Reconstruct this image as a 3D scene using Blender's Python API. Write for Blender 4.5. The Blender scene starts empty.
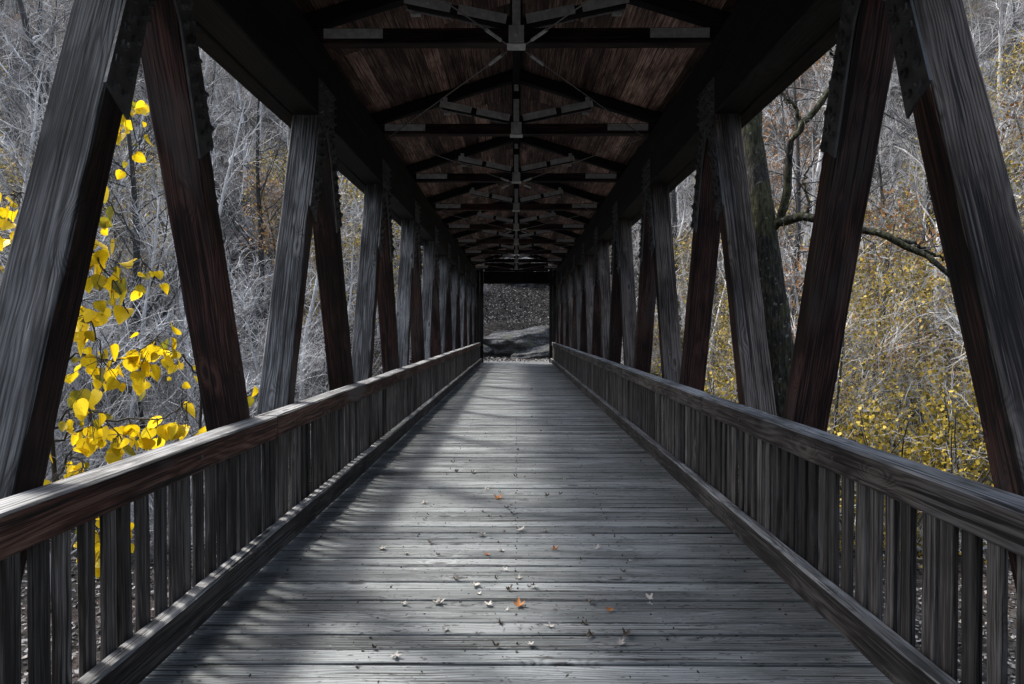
import bpy, math, random
import numpy as np
from mathutils import Vector, Matrix

scene = bpy.context.scene
C = scene.collection
rng = np.random.default_rng(11)
random.seed(5)

# ------------------------------------------------------------------ camera, sky, sun, exposure
cam_d = bpy.data.cameras.new('camera')
cam = bpy.data.objects.new('camera', cam_d)
C.objects.link(cam)
cam_d.sensor_width = 36.0
cam_d.lens = 24.0
cam_d.clip_start = 0.05
cam_d.clip_end = 2000
cam.location = (0.0, 0.0, 1.5)
cam.rotation_euler = (math.radians(90 - 1.03), 0, math.radians(0.36))
scene.camera = cam

SUN = Vector((-0.60, 0.345, 0.86)).normalized()
world = bpy.data.worlds.new('World')
scene.world = world
world.use_nodes = True
wn = world.node_tree
sky = wn.nodes.new('ShaderNodeTexSky')
sky.sky_type = 'NISHITA'
sky.sun_disc = False
sky.sun_elevation = math.asin(SUN.z)
sky.sun_rotation = math.atan2(SUN.x, SUN.y)
sky.air_density = 1.0
sky.dust_density = 3.0
sky.ozone_density = 1.0
bg = wn.nodes['Background']
# a thin even cloud cover: brighter overhead than near the horizon
geo = wn.nodes.new('ShaderNodeTexCoord')
sep = wn.nodes.new('ShaderNodeSeparateXYZ')
wn.links.new(geo.outputs['Generated'], sep.inputs[0])
mr = wn.nodes.new('ShaderNodeMapRange')
wn.links.new(sep.outputs[2], mr.inputs[0])
mr.inputs[1].default_value = 0.0; mr.inputs[2].default_value = 1.0
mr.inputs[3].default_value = 0.25; mr.inputs[4].default_value = 3.4
hsv = wn.nodes.new('ShaderNodeHueSaturation')
hsv.inputs['Saturation'].default_value = 0.6
wn.links.new(sky.outputs[0], hsv.inputs['Color'])
vm = wn.nodes.new('ShaderNodeVectorMath'); vm.operation = 'SCALE'
wn.links.new(hsv.outputs[0], vm.inputs[0]); wn.links.new(mr.outputs[0], vm.inputs['Scale'])
wn.links.new(vm.outputs[0], bg.inputs[0])
bg.inputs[1].default_value = 0.12

sun_d = bpy.data.lights.new('sun', 'SUN')
sun_d.energy = 2.4
sun_d.angle = math.radians(7)
sun_d.color = (1.0, 0.95, 0.88)
sun = bpy.data.objects.new('sun', sun_d)
C.objects.link(sun)
sun.rotation_euler = SUN.to_track_quat('Z', 'Y').to_euler()

scene.view_settings.view_transform = 'Standard'
scene.view_settings.look = 'None'
scene.view_settings.exposure = 1.15
scene.view_settings.gamma = 1.0
scene.render.engine = 'CYCLES'
scene.cycles.use_denoising = True
scene.cycles.denoising_prefilter = 'NONE'
scene.cycles.sample_clamp_indirect = 3.0
scene.cycles.max_bounces = 6
scene.cycles.diffuse_bounces = 4
scene.cycles.transparent_max_bounces = 8


# ------------------------------------------------------------------ node helpers
class NT:
    def __init__(self, name):
        self.m = bpy.data.materials.new(name)
        self.m.use_nodes = True
        self.t = self.m.node_tree
        self.b = self.t.nodes['Principled BSDF']

    def link(self, a, b):
        self.t.links.new(a, b)

    def put(self, sock, v):
        if isinstance(v, bpy.types.NodeSocket):
            self.t.links.new(v, sock)
        else:
            sock.default_value = v

    def math(self, op, a, b=0.0, c=0.0, clamp=False):
        n = self.t.nodes.new('ShaderNodeMath')
        n.operation = op
        n.use_clamp = clamp
        self.put(n.inputs[0], a)
        self.put(n.inputs[1], b)
        self.put(n.inputs[2], c)
        return n.outputs[0]

    def vmath(self, op, a, b=(0, 0, 0), scale=None):
        n = self.t.nodes.new('ShaderNodeVectorMath')
        n.operation = op
        self.put(n.inputs[0], a)
        self.put(n.inputs[1], b)
        if scale is not None:
            self.put(n.inputs['Scale'], scale)
        return n.outputs['Value'] if op in ('LENGTH', 'DOT_PRODUCT', 'DISTANCE') else n.outputs['Vector']

    def noise(self, vec, scale=1.0, detail=2.0, rough=0.5, color=False):
        n = self.t.nodes.new('ShaderNodeTexNoise')
        self.put(n.inputs['Vector'], vec)
        n.inputs['Scale'].default_value = scale
        n.inputs['Detail'].default_value = detail
        n.inputs['Roughness'].default_value = rough
        return n.outputs['Color' if color else 'Fac']

    def voronoi(self, vec, scale=1.0, out='Distance', feature='F1', rand=1.0):
        n = self.t.nodes.new('ShaderNodeTexVoronoi')
        n.feature = feature
        self.put(n.inputs['Vector'], vec)
        n.inputs['Scale'].default_value = scale
        n.inputs['Randomness'].default_value = rand
        return n.outputs[out]

    def maprange(self, v, a, b, c=0.0, d=1.0, smooth=True):
        n = self.t.nodes.new('ShaderNodeMapRange')
        if smooth:
            n.interpolation_type = 'SMOOTHSTEP'
        self.put(n.inputs[0], v)
        for i, x in enumerate((a, b, c, d)):
            n.inputs[i + 1].default_value = x
        return n.outputs[0]

    def ramp(self, fac, stops):
        n = self.t.nodes.new('ShaderNodeValToRGB')
        e = n.color_ramp.elements
        while len(e) < len(stops):
            e.new(0.5)
        for el, (p, c) in zip(e, stops):
            el.position = p
            el.color = (*c, 1.0)
        self.put(n.inputs[0], fac)
        return n.outputs[0]

    def mix(self, fac, a, b, mode='MIX'):
        n = self.t.nodes.new('ShaderNodeMix')
        n.data_type = 'RGBA'
        n.blend_type = mode
        self.put(n.inputs['Factor'], fac)
        for s, v in ((n.inputs[6], a), (n.inputs[7], b)):
            if isinstance(v, tuple):
                v = (*v, 1.0) if len(v) == 3 else v
            self.put(s, v)
        return n.outputs[2]

    def combine(self, x, y, z):
        n = self.t.nodes.new('ShaderNodeCombineXYZ')
        for i, v in enumerate((x, y, z)):
            self.put(n.inputs[i], v)
        return n.outputs[0]

    def attr(self, name, out='Fac'):
        n = self.t.nodes.new('ShaderNodeAttribute')
        n.attribute_name = name
        return n.outputs[out]

    def coord(self, which='Object'):
        return self.t.nodes.new('ShaderNodeTexCoord').outputs[which]

    def bump(self, h, strength=0.5, dist=0.01):
        n = self.t.nodes.new('ShaderNodeBump')
        n.inputs['Strength'].default_value = strength
        n.inputs['Distance'].default_value = dist
        self.put(n.inputs['Height'], h)
        self.link(n.outputs[0], self.b.inputs['Normal'])

    def done(self, color, rough=0.8, spec=0.3):
        self.put(self.b.inputs['Base Color'], color if not isinstance(color, tuple) else (*color, 1.0))
        self.put(self.b.inputs['Roughness'], rough)
        self.put(self.b.inputs['Specular IOR Level'], spec)
        return self.m


def wood(name, dark, mid, light, crack=(0.006, 0.0055, 0.005), board=False, swap=None, patch=None,
         ring=430.0, rough=0.8, spec=0.25, bump=0.3, vary=0.45, speck=False, kn=1.0, rw=0.2, patchrange=(0.5, 0.68)):
    """Solid wood with growth rings, fibre, checks and knots. Grain runs along local z (or the axis in swap)."""
    n = NT(name)
    p = n.coord('Object')
    if swap:
        s = n.t.nodes.new('ShaderNodeSeparateXYZ')
        n.link(p, s.inputs[0])
        p = n.combine(*[s.outputs[i] for i in swap])
    if board:
        R = n.attr('rnd')
    else:
        R = n.t.nodes.new('ShaderNodeObjectInfo').outputs['Random']
    off = n.combine(n.math('MULTIPLY', R, 13.7), n.math('MULTIPLY', R, 37.3), n.math('MULTIPLY', R, 59.0))
    p2 = n.vmath('ADD', p, off)
    low = n.noise(n.vmath('MULTIPLY', p2, (3.5, 3.5, 0.9)), 1.0, 2.0, 0.5, True)
    low = n.vmath('SCALE', n.vmath('SUBTRACT', low, (0.5, 0.5, 0.5)), scale=0.16)
    knot_d = n.voronoi(n.vmath('MULTIPLY', p2, (5.0, 5.0, 1.7)), 1.0)
    knot_d = n.math('ADD', knot_d, 1.0 - kn)
    knot = n.maprange(knot_d, 0.04, 0.34, 1.0, 0.0)
    streak0 = n.noise(n.vmath('MULTIPLY', p2, (9, 9, 0.6)), 1.0, 3.0, 0.6)
    q = n.vmath('ADD', n.vmath('ADD', p, low), n.combine(n.math('MULTIPLY_ADD', R, 0.3, -0.1), 0.06, 0.0))
    q = n.vmath('MULTIPLY', q, (1, 1, 0.012))
    r = n.vmath('LENGTH', q)
    r = n.math('ADD', n.math('ADD', r, n.math('MULTIPLY', knot, 0.07)), n.math('MULTIPLY', streak0, 0.012))
    rings = n.math('MULTIPLY_ADD', n.math('SINE', n.math('MULTIPLY', r, ring)), 0.5, 0.5)
    rings = n.math('POWER', rings, 0.6)
    fibre = n.noise(n.vmath('MULTIPLY', p2, (170, 170, 3.0)), 1.0, 3.0, 0.6)
    streak = n.noise(n.vmath('MULTIPLY', p2, (52, 52, 0.7)), 1.0, 4.0, 0.6)
    stain = n.noise(n.vmath('MULTIPLY', p2, (4.0, 4.0, 1.3)), 1.0, 4.0, 0.6)
    checks = n.maprange(n.noise(n.vmath('MULTIPLY', p2, (60, 60, 0.9)), 1.0, 2.0, 0.5), 0.595, 0.635)
    f = n.math('MULTIPLY', n.math('MULTIPLY', rings, n.maprange(stain, 0.30, 0.60, 0.2, 1.0)), rw)
    ws, wt = (0.20, 0.20) if speck else (0.46, 0.46)
    f = n.math('MULTIPLY_ADD', fibre, 0.46, f)
    f = n.math('MULTIPLY_ADD', streak, ws, f)
    f = n.math('MULTIPLY_ADD', stain, wt, f)
    f = n.math('SUBTRACT', f, 0.0 if speck else 0.20 + 0.5 * rw)
    col = n.ramp(f, [(0.27, dark), (0.47, mid), (0.72, light)])
    if patch:
        pm = n.maprange(n.noise(n.vmath('MULTIPLY', p2, (3.0, 3.0, 0.9)), 1.0, 3.0, 0.55), *patchrange)
        col = n.mix(pm, col, n.mix(0.55, col, patch))
    core = n.maprange(knot_d, 0.05, 0.14, 0.85, 0.0)
    halo = n.math('MULTIPLY', n.maprange(knot_d, 0.10, 0.24, 1.0, 0.0), 0.55)
    col = n.mix(halo, col, light)
    col = n.mix(core, col, crack)
    col = n.mix(n.math('MULTIPLY', checks, 0.85), col, crack)
    if speck:
        sp = n.maprange(n.noise(n.vmath('MULTIPLY', p2, (48, 48, 15)), 1.0, 4.0, 0.65), 0.59, 0.66)
        col = n.mix(n.math('MULTIPLY', sp, 0.8), col, crack)
        sl = n.maprange(n.noise(n.vmath('MULTIPLY', p2, (80, 80, 18)), 1.0, 2.0, 0.6), 0.62, 0.70)
        col = n.mix(n.math('MULTIPLY', sl, 0.5), col, light)
    hair = n.maprange(n.noise(n.vmath('MULTIPLY', p2, (105, 105, 1.5)), 1.0, 2.0, 0.5), 0.58, 0.63)
    col = n.mix(n.math('MULTIPLY', hair, 0.15 if speck else 0.6), col, crack)
    pale = n.maprange(n.noise(n.vmath('MULTIPLY', p2, (75, 75, 1.3)), 1.0, 3.0, 0.6), 0.57, 0.64)
    col = n.mix(n.math('MULTIPLY', pale, 0.15 if speck else 0.45), col, light)
    bright = n.math('MULTIPLY_ADD', n.math('FRACT', n.math('MULTIPLY', R, 91.7)), vary, 1.0 - vary * 0.5)
    g = n.combine(bright, bright, bright)
    col = n.mix(1.0, col, g, 'MULTIPLY')
    h = n.math('MULTIPLY', rings, 0.08)
    h = n.math('MULTIPLY_ADD', fibre, 0.4, h)
    h = n.math('MULTIPLY_ADD', streak, 0.8, h)
    h = n.math('MULTIPLY_ADD', checks, -1.2, h)
    n.bump(h, bump, 0.006)
    ro = n.math('MULTIPLY_ADD', fibre, 0.25, rough - 0.12)
    return n.done(col, ro, spec)


M = {}
M['grey'] = wood('weathered_grey_timber', (0.009, 0.0095, 0.0105), (0.052, 0.055, 0.059), (0.20, 0.207, 0.215))
M['warm'] = wood('weathered_warm_timber', (0.010, 0.008, 0.007), (0.070, 0.056, 0.048), (0.22, 0.188, 0.168), patch=(0.11, 0.112, 0.118))
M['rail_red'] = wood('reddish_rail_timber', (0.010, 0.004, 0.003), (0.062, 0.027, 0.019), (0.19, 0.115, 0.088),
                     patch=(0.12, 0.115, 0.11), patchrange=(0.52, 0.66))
M['lit_top'] = wood('lit_rail_top', (0.05, 0.052, 0.054), (0.17, 0.175, 0.18), (0.36, 0.365, 0.37))  # paler wood for upward faces: light on rail and curb tops put into the colour
M['brown'] = wood('stained_brown_timber', (0.0035, 0.002, 0.0018), (0.021, 0.0105, 0.009), (0.095, 0.046, 0.038), vary=1.1,
                  patch=(0.06, 0.055, 0.052))
M['dark'] = wood('dark_timber', (0.003, 0.003, 0.003), (0.008, 0.0075, 0.007), (0.024, 0.022, 0.021))
M['rail'] = wood('rail_timber', (0.010, 0.008, 0.0075), (0.050, 0.041, 0.037), (0.16, 0.138, 0.126),
                 patch=(0.11, 0.11, 0.112), patchrange=(0.50, 0.64))
BAL = ((0.008, 0.007, 0.0065), (0.048, 0.042, 0.038), (0.18, 0.168, 0.16))
M['baluster'] = wood('baluster_timber', *BAL, vary=1.2, rw=0.06)
M['baluster_far'] = wood('baluster_timber_row', *BAL, vary=1.0, rw=0.06, board=True)
M['curb'] = wood('curb_timber', (0.007, 0.006, 0.0055), (0.030, 0.026, 0.024), (0.11, 0.10, 0.094))
M['deck'] = wood('deck_board_wood', (0.022, 0.025, 0.026), (0.125, 0.138, 0.143), (0.30, 0.32, 0.328), board=True,
                 swap=(1, 2, 0), ring=330, vary=0.65, speck=True, bump=0.25, rough=0.72, spec=0.35)
M['roof'] = wood('roof_board_wood', (0.012, 0.008, 0.007), (0.13, 0.076, 0.062), (0.55, 0.38, 0.31), board=True,
                 swap=(0, 2, 1), vary=1.3, kn=0.9, rw=0.06)


def simple(name, stops, scale=6.0, rough=0.8, spec=0.3, attr=None, bump=0.0, detail=4.0, stretch=(1, 1, 1), metal=0.0):
    n = NT(name)
    p = n.vmath('MULTIPLY', n.coord('Object'), stretch)
    f = n.noise(p, scale, detail, 0.6)
    if attr:
        f = n.math('ADD', n.math('MULTIPLY', f, 0.3), n.math('MULTIPLY', n.attr(attr), 0.7))
    if bump:
        n.bump(f, bump, 0.02)
    n.b.inputs['Metallic'].default_value = metal
    return n.done(n.ramp(f, stops), rough, spec)


M['steel'] = simple('galvanised_steel', [(0.3, (0.30, 0.305, 0.31)), (0.7, (0.58, 0.585, 0.59))], 14, 0.6, 0.5, metal=0.0)
M['rod'] = simple('rusted_rod_steel', [(0.3, (0.10, 0.095, 0.09)), (0.7, (0.26, 0.25, 0.24))], 14, 0.65, 0.4)
M['plate'] = simple('dark_gusset_steel', [(0.3, (0.05, 0.052, 0.055)), (0.7, (0.13, 0.134, 0.138))], 9, 0.55, 0.5, metal=0.3, bump=0.3)
M['shingle'] = simple('roof_shingle', [(0.3, (0.03, 0.03, 0.03)), (0.7, (0.08, 0.08, 0.08))], 9, 0.9)
M['pale_bark'] = simple('pale_grey_bark', [(0.3, (0.26, 0.26, 0.258)), (0.7, (0.64, 0.64, 0.635))], 5, 0.9, stretch=(1, 1, .3))
M['dark_bark'] = simple('dark_grey_bark', [(0.3, (0.012, 0.0115, 0.011)), (0.7, (0.06, 0.058, 0.055))], 5, 0.9, stretch=(1, 1, .3))
M['twig'] = simple('grey_twig', [(0.36, (0.05, 0.05, 0.049)), (0.50, (0.27, 0.27, 0.268)), (0.64, (0.66, 0.66, 0.655))], 0.5, 0.9)


def moss_bark():
    n = NT('mossy_ridged_bark')
    p = n.coord('Object')
    ridges = n.noise(n.vmath('MULTIPLY', p, (26, 26, 5.5)), 1.0, 4.0, 0.65)
    big = n.noise(p, 2.2, 4.0, 0.6)
    spots = n.maprange(n.noise(p, 13.0, 3.0, 0.6), 0.60, 0.68)
    col = n.ramp(ridges, [(0.35, (0.006, 0.0055, 0.0045)), (0.55, (0.028, 0.026, 0.021)), (0.75, (0.085, 0.08, 0.068))])
    moss = n.ramp(ridges, [(0.35, (0.008, 0.008, 0.004)), (0.7, (0.075, 0.074, 0.036))])
    col = n.mix(n.maprange(big, 0.42, 0.58), col, moss)
    col = n.mix(n.math('MULTIPLY', spots, 0.45), col, (0.24, 0.25, 0.21))
    n.bump(ridges, 1.0, 0.05)
    return n.done(col, 0.9, 0.2)


M['moss'] = moss_bark()


def leaf_mat(name, stops, trans=0.35, rough=0.55):
    n = NT(name)
    f = n.attr('rnd')
    f2 = n.noise(n.coord('Object'), 25.0, 3.0, 0.6)
    f = n.math('ADD', n.math('MULTIPLY', f, 0.8), n.math('MULTIPLY', f2, 0.2))
    col = n.ramp(f, stops)
    sp = n.maprange(n.noise(n.coord('Object'), 70.0, 2.0, 0.5), 0.66, 0.72)
    col = n.mix(n.math('MULTIPLY', sp, 0.6), col, stops[0][1])
    n.done(col, rough, 0.3)
    if trans:
        tr = n.t.nodes.new('ShaderNodeBsdfTranslucent')
        n.link(col, tr.inputs[0])
        mx = n.t.nodes.new('ShaderNodeMixShader')
        mx.inputs[0].default_value = trans
        n.link(n.b.outputs[0], mx.inputs[1])
        n.link(tr.outputs[0], mx.inputs[2])
        n.link(mx.outputs[0], n.t.nodes['Material Output'].inputs[0])
    return n.m


M['leaf_yellow'] = leaf_mat('yellow_heart_leaf', [(0.0, (0.10, 0.07, 0.03)), (0.12, (0.15, 0.16, 0.02)), (0.26, (0.50, 0.38, 0.012)), (0.6, (0.82, 0.58, 0.010)), (1.0, (0.92, 0.70, 0.04))], 0.45)
M['leaf_olive'] = leaf_mat('olive_yellow_leaf', [(0.0, (0.05, 0.05, 0.02)), (0.35, (0.17, 0.14, 0.035)), (0.7, (0.36, 0.26, 0.045)), (0.92, (0.52, 0.34, 0.04)), (1.0, (0.46, 0.19, 0.04))], 0.3)
M['leaf_orange'] = leaf_mat('orange_brown_leaf', [(0.0, (0.08, 0.05, 0.03)), (0.5, (0.22, 0.12, 0.05)), (1.0, (0.40, 0.20, 0.06))], 0.3)
M['leaf_green'] = leaf_mat('dull_green_leaf', [(0.0, (0.02, 0.03, 0.018)), (0.6, (0.05, 0.065, 0.04)), (1.0, (0.10, 0.11, 0.07))], 0.25)
M['litter'] = leaf_mat('leaf_litter', [(0.0, (0.014, 0.013, 0.012)), (0.38, (0.045, 0.042, 0.039)), (0.62, (0.12, 0.113, 0.107)), (0.85, (0.27, 0.258, 0.245)), (0.95, (0.17, 0.10, 0.065)), (1.0, (0.45, 0.43, 0.41))], 0.0, 0.8)


def ground_mat():
    n = NT('forest_floor')
    p = n.coord('Object')
    a = n.noise(p, 0.35, 4.0, 0.6)
    b = n.noise(p, 7.0, 6.0, 0.75)
    v = n.voronoi(p, 9.0, 'Color')
    f = n.math('ADD', n.math('MULTIPLY', b, 0.6), n.math('MULTIPLY', n.noise(v, 3.0), 0.4))
    col = n.ramp(f, [(0.36, (0.006, 0.0055, 0.005)), (0.5, (0.018, 0.0165, 0.015)), (0.70, (0.07, 0.065, 0.06))])
    col = n.mix(n.maprange(a, 0.5, 0.62), col, n.mix(0.35, col, (0.08, 0.06, 0.052)))
    n.bump(f, 0.8, 0.08)
    return n.done(col, 0.95, 0.1)


def rock_mat():
    n = NT('lichen_rock')
    p = n.coord('Object')
    lay = n.noise(n.vmath('MULTIPLY', p, (0.7, 0.7, 5.0)), 1.6, 5.0, 0.6)
    b = n.noise(p, 9.0, 10.0, 0.8)
    f = n.math('ADD', n.math('MULTIPLY', lay, 0.45), n.math('MULTIPLY', b, 0.55))
    col = n.ramp(f, [(0.42, (0.012, 0.012, 0.013)), (0.5, (0.05, 0.051, 0.053)), (0.60, (0.13, 0.133, 0.137))])
    col = n.mix(n.maprange(n.noise(p, 2.0, 4.0), 0.55, 0.66), col, (0.06, 0.065, 0.05))
    n.bump(f, 1.0, 0.12)
    return n.done(col, 0.9, 0.2)


M['ground'] = ground_mat()
M['rock'] = rock_mat()
M['path'] = simple('gravel_path', [(0.3, (0.08, 0.076, 0.072)), (0.7, (0.25, 0.24, 0.23))], 30, 0.95, bump=0.5)


# ------------------------------------------------------------------ object helpers
def link(o, parent=None):
    C.objects.link(o)
    if parent is not None:
        o.parent = parent
    return o


def tag(o, label=None, cat=None, group=None, kind=None):
    if label: o['label'] = label
    if cat: o['category'] = cat
    if group: o['group'] = group
    if kind: o['kind'] = kind
    return o


def empty(name, loc=(0, 0, 0), parent=None):
    o = bpy.data.objects.new(name, None)
    o.location = loc
    o.empty_display_size = 0.2
    return link(o, parent)


def mesh_obj(name, verts, faces, mats, parent=None, smooth=False, fmat=None, rnd=None):
    me = bpy.data.meshes.new(name)
    me.from_pydata([tuple(v) for v in verts], [], faces)
    for m in (mats if isinstance(mats, (list, tuple)) else [mats]):
        me.materials.append(m)
    if fmat is not None:
        me.polygons.foreach_set('material_index', fmat)
    if smooth:
        me.polygons.foreach_set('use_smooth', [True] * len(faces))
    if rnd is not None:
        a = me.attributes.new('rnd', 'FLOAT', 'POINT')
        a.data.foreach_set('value', np.asarray(rnd, dtype=np.float32))
    me.update()
    return link(bpy.data.objects.new(name, me), parent)


def np_mesh(name, V, F, mats, parent=None, rnd=None, smooth=False):
    """Fast mesh from numpy arrays; F is (n,k) with k 3 or 4."""
    me = bpy.data.meshes.new(name)
    V = np.asarray(V, np.float32); F = np.asarray(F, np.int32)
    k = F.shape[1]
    me.vertices.add(len(V)); me.vertices.foreach_set('co', V.ravel())
    me.loops.add(F.size); me.loops.foreach_set('vertex_index', F.ravel())
    me.polygons.add(len(F))
    me.polygons.foreach_set('loop_start', np.arange(0, F.size, k, dtype=np.int32))
    me.polygons.foreach_set('loop_total', np.full(len(F), k, np.int32))
    if smooth:
        me.polygons.foreach_set('use_smooth', np.ones(len(F), bool))
    for m in (mats if isinstance(mats, (list, tuple)) else [mats]):
        me.materials.append(m)
    if rnd is not None:
        a = me.attributes.new('rnd', 'FLOAT', 'POINT')
        a.data.foreach_set('value', np.asarray(rnd, np.float32))
    me.update(calc_edges=True)
    return link(bpy.data.objects.new(name, me), parent)


def copy_tree(o, parent=None):
    c = o.copy()
    C.objects.link(c)
    if parent is not None:
        c.parent = parent
    for ch in list(o.children):
        copy_tree(ch, c)
    return c


def timber(name, p0, p1, w, d, mats, parent=None, up=(0, 0, 1), ch=0.008, wob=0.0025, seg=0.3, weather_or_lit=None):
    """A sawn timber with eased, slightly uneven edges; local z runs along its length."""
    p0 = Vector(p0); p1 = Vector(p1)
    L = (p1 - p0).length
    z = (p1 - p0).normalized()
    y = Vector(up) - Vector(up).dot(z) * z
    y.normalize()
    x = y.cross(z)
    rot = Matrix((x, y, z)).transposed()
    n = max(2, int(L / seg))
    hw, hd = w / 2, d / 2
    sec = [(-hw + ch, -hd), (hw - ch, -hd), (hw, -hd + ch), (hw, hd - ch), (hw - ch, hd), (-hw + ch, hd), (-hw, hd - ch), (-hw, -hd + ch)]
    V, F, fm = [], [], []
    for i in range(n + 1):
        t = i / n * L
        for k, (a, b) in enumerate(sec):
            V.append((a + random.uniform(-wob, wob), b + random.uniform(-wob, wob), t))
    many = isinstance(mats, (list, tuple))
    nrm = [(0, -1), (1, -1), (1, 0), (1, 1), (0, 1), (-1, 1), (-1, 0), (-1, -1)]
    for i in range(n):
        for k in range(8):
            a = i * 8 + k; b = i * 8 + (k + 1) % 8
            F.append((a, b, b + 8, a + 8))
            if many:
                wn_ = (rot @ Vector((*nrm[k], 0))).normalized()
                fm.append(1 if weather_or_lit(wn_) else 0)
    F.append(tuple(range(7, -1, -1))); F.append(tuple(range(n * 8, n * 8 + 8)))
    fm += [0, 0]
    o = mesh_obj(name, V, F, mats, parent, fmat=fm if many else None)
    m = rot.to_4x4(); m.translation = p0
    o.matrix_basis = m
    return o


class MB:
    """Collects boxes and hex nuts into one mesh."""
    def __init__(self):
        self.V, self.F, self.R = [], [], []

    def box(self, a, b, r=None, T=None):
        i = len(self.V)
        for z in (a[2], b[2]):
            for x, y in ((a[0], a[1]), (b[0], a[1]), (b[0], b[1]), (a[0], b[1])):
                v = Vector((x, y, z))
                self.V.append(T @ v if T else v)
        for f in ((0, 3, 2, 1), (4, 5, 6, 7), (0, 1, 5, 4), (1, 2, 6, 5), (2, 3, 7, 6), (3, 0, 4, 7)):
            self.F.append(tuple(i + k for k in f))
        self.R += [r if r is not None else random.random()] * 8

    def prism(self, pts, x0, x1):
        """polygon in (y,z) extruded along x"""
        i = len(self.V); n = len(pts)
        for x in (x0, x1):
            self.V += [Vector((x, p[0], p[1])) for p in pts]
        self.F.append(tuple(i + k for k in range(n)))
        self.F.append(tuple(i + n + k for k in range(n - 1, -1, -1)))
        for k in range(n):
            a, b = i + k, i + (k + 1) % n
            self.F.append((b, a, a + n, b + n))
        self.R += [0.5] * (2 * n)

    def nut(self, c, r, h, ax='x', sgn=1):
        pts = [(math.cos(t) * r, math.sin(t) * r) for t in [k * math.pi / 3 + 0.3 for k in range(6)]]
        i = len(self.V)
        for (rr, hh) in ((1, 0), (1, h), (0.45, h), (0.45, h * 1.8)):
            for (a, b) in pts:
                a *= rr; b *= rr
                if ax == 'x':
                    self.V.append(Vector((c[0] + sgn * hh, c[1] + a, c[2] + b)))
                else:
                    self.V.append(Vector((c[0] + a, c[1] + sgn * hh, c[2] + b)))
        for q in range(3):
            for k in range(6):
                a = i + q * 6 + k; b = i + q * 6 + (k + 1) % 6
                self.F.append((a, b, b + 6, a + 6))
        self.F.append(tuple(i + 18 + k for k in range(6)))
        self.R += [0.5] * 24

    def build(self, name, mat, parent=None):
        return mesh_obj(name, self.V, self.F, mat, parent, rnd=self.R)


# ------------------------------------------------------------------ terrain
def smooth(t):
    t = np.clip(t, 0, 1)
    return t * t * (3 - 2 * t)


def vnoise(x, y, s, seed):
    x = np.asarray(x, float) / s; y = np.asarray(y, float) / s
    out = 0
    r = np.random.default_rng(seed)
    for k in range(6):
        a = r.uniform(0, 2 * math.pi); f = 0.6 * 1.5 ** k
        ph = r.uniform(0, 6.28)
        out = out + np.sin((x * math.cos(a) + y * math.sin(a)) * f * 2 + ph + 1.3 * np.sin((y * math.cos(a) - x * math.sin(a)) * f)) / 1.35 ** k
    return out / 3.0


def ground_h(x, y):
    x = np.asarray(x, float); y = np.asarray(y, float)
    y0 = 24.5 - 0.32 * np.maximum(np.abs(x) - 9, 0) + 0.8 * vnoise(x, 0 * x, 9, 3)
    t = y - y0
    far = np.where(t > 0, 0.50 * t, 0) + 0.14 * np.maximum(t - 12, 0)
    far = far - 0.5 * np.maximum(t - 115, 0)
    near = 0.33 * np.maximum(4.0 - y, 0)
    near = np.minimum(near, 3.5 + 0.05 * np.maximum(4 - y, 0))
    h = -3.6 + np.maximum(far, near)
    h = h + 0.30 * vnoise(x, y, 7, 1) + 0.8 * vnoise(x, y, 22, 2) * smooth((np.abs(x) + np.abs(y - 20) - 10) / 25)
    # landing at the far end of the bridge, and at the near end
    pl = smooth((7.0 - np.abs(x)) / 3.5) * smooth((y - 30.0) / 2.0) * smooth((38.8 - y) / 1.2)
    h = h * (1 - pl) + (-0.06) * pl
    hill = smooth((7.0 - np.abs(x)) / 3.0) * smooth((y - 38.0) / 1.2) * smooth((60 - y) / 10)
    h = h * (1 - hill) + hill * (0.9 + 0.62 * (y - 38.5) + 0.3 * vnoise(x, y, 5, 6))
    pn = smooth((6.0 - np.abs(x)) / 3.5) * smooth((-5.5 - y) / 2.0)
    h = h * (1 - pn) + (-0.06) * pn
    return h


def axis_pts(lo, hi, fine_lo, fine_hi, step):
    a = list(np.arange(fine_lo, fine_hi + 1e-6, step))
    s = step; v = fine_hi
    while v < hi:
        s *= 1.25; v += s; a.append(v)
    s = step; v = fine_lo
    while v > lo:
        s *= 1.25; v -= s; a.insert(0, v)
    return np.array(a)


gx = axis_pts(-500, 500, -50, 50, 0.8)
gy = axis_pts(-300, 600, -14, 75, 0.8)
GX, GY = np.meshgrid(gx, gy)
GZ = ground_h(GX, GY)
nx, ny = len(gx), len(gy)
idx = np.arange(nx * ny).reshape(ny, nx)
F = np.stack([idx[:-1, :-1], idx[:-1, 1:], idx[1:, 1:], idx[1:, :-1]], -1).reshape(-1, 4)
g = np_mesh('ground', np.stack([GX, GY, GZ], -1).reshape(-1, 3), F, M['ground'], smooth=True)
tag(g, 'steep leaf strewn forest hillside beyond the bridge', kind='structure')

# short gravel landing that the deck runs out onto
pv, pf = [], []
for i in range(7):
    yy = 32.16 + i * 0.6
    xc = 0.0 + 0.03 * i * i
    for s in (-1.5, -0.5, 0.5, 1.5):
        pv.append((xc + s * (1 + 0.05 * i), yy, float(ground_h(xc + s, yy)) + 0.03))
for i in range(6):
    for k in range(3):
        a = i * 4 + k
        pf.append((a, a + 1, a + 5, a + 4))
tag(mesh_obj('path', pv, pf, M['path'], smooth=True), 'pale gravel path where the deck ends', kind='structure')

# ------------------------------------------------------------------ the covered bridge
P = 2.9
NODE0 = 3.45
nodes = [NODE0 + P * k for k in range(-3, 10)]           # -5.25 .. 29.55
Y_START, Y_END = nodes[0] - 1.45, nodes[-1] + 1.45       # -6.7 .. 31.0
XI, XO = 1.77, 2.005
CHORD = 3.43                                              # chord soffit above the deck

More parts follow.
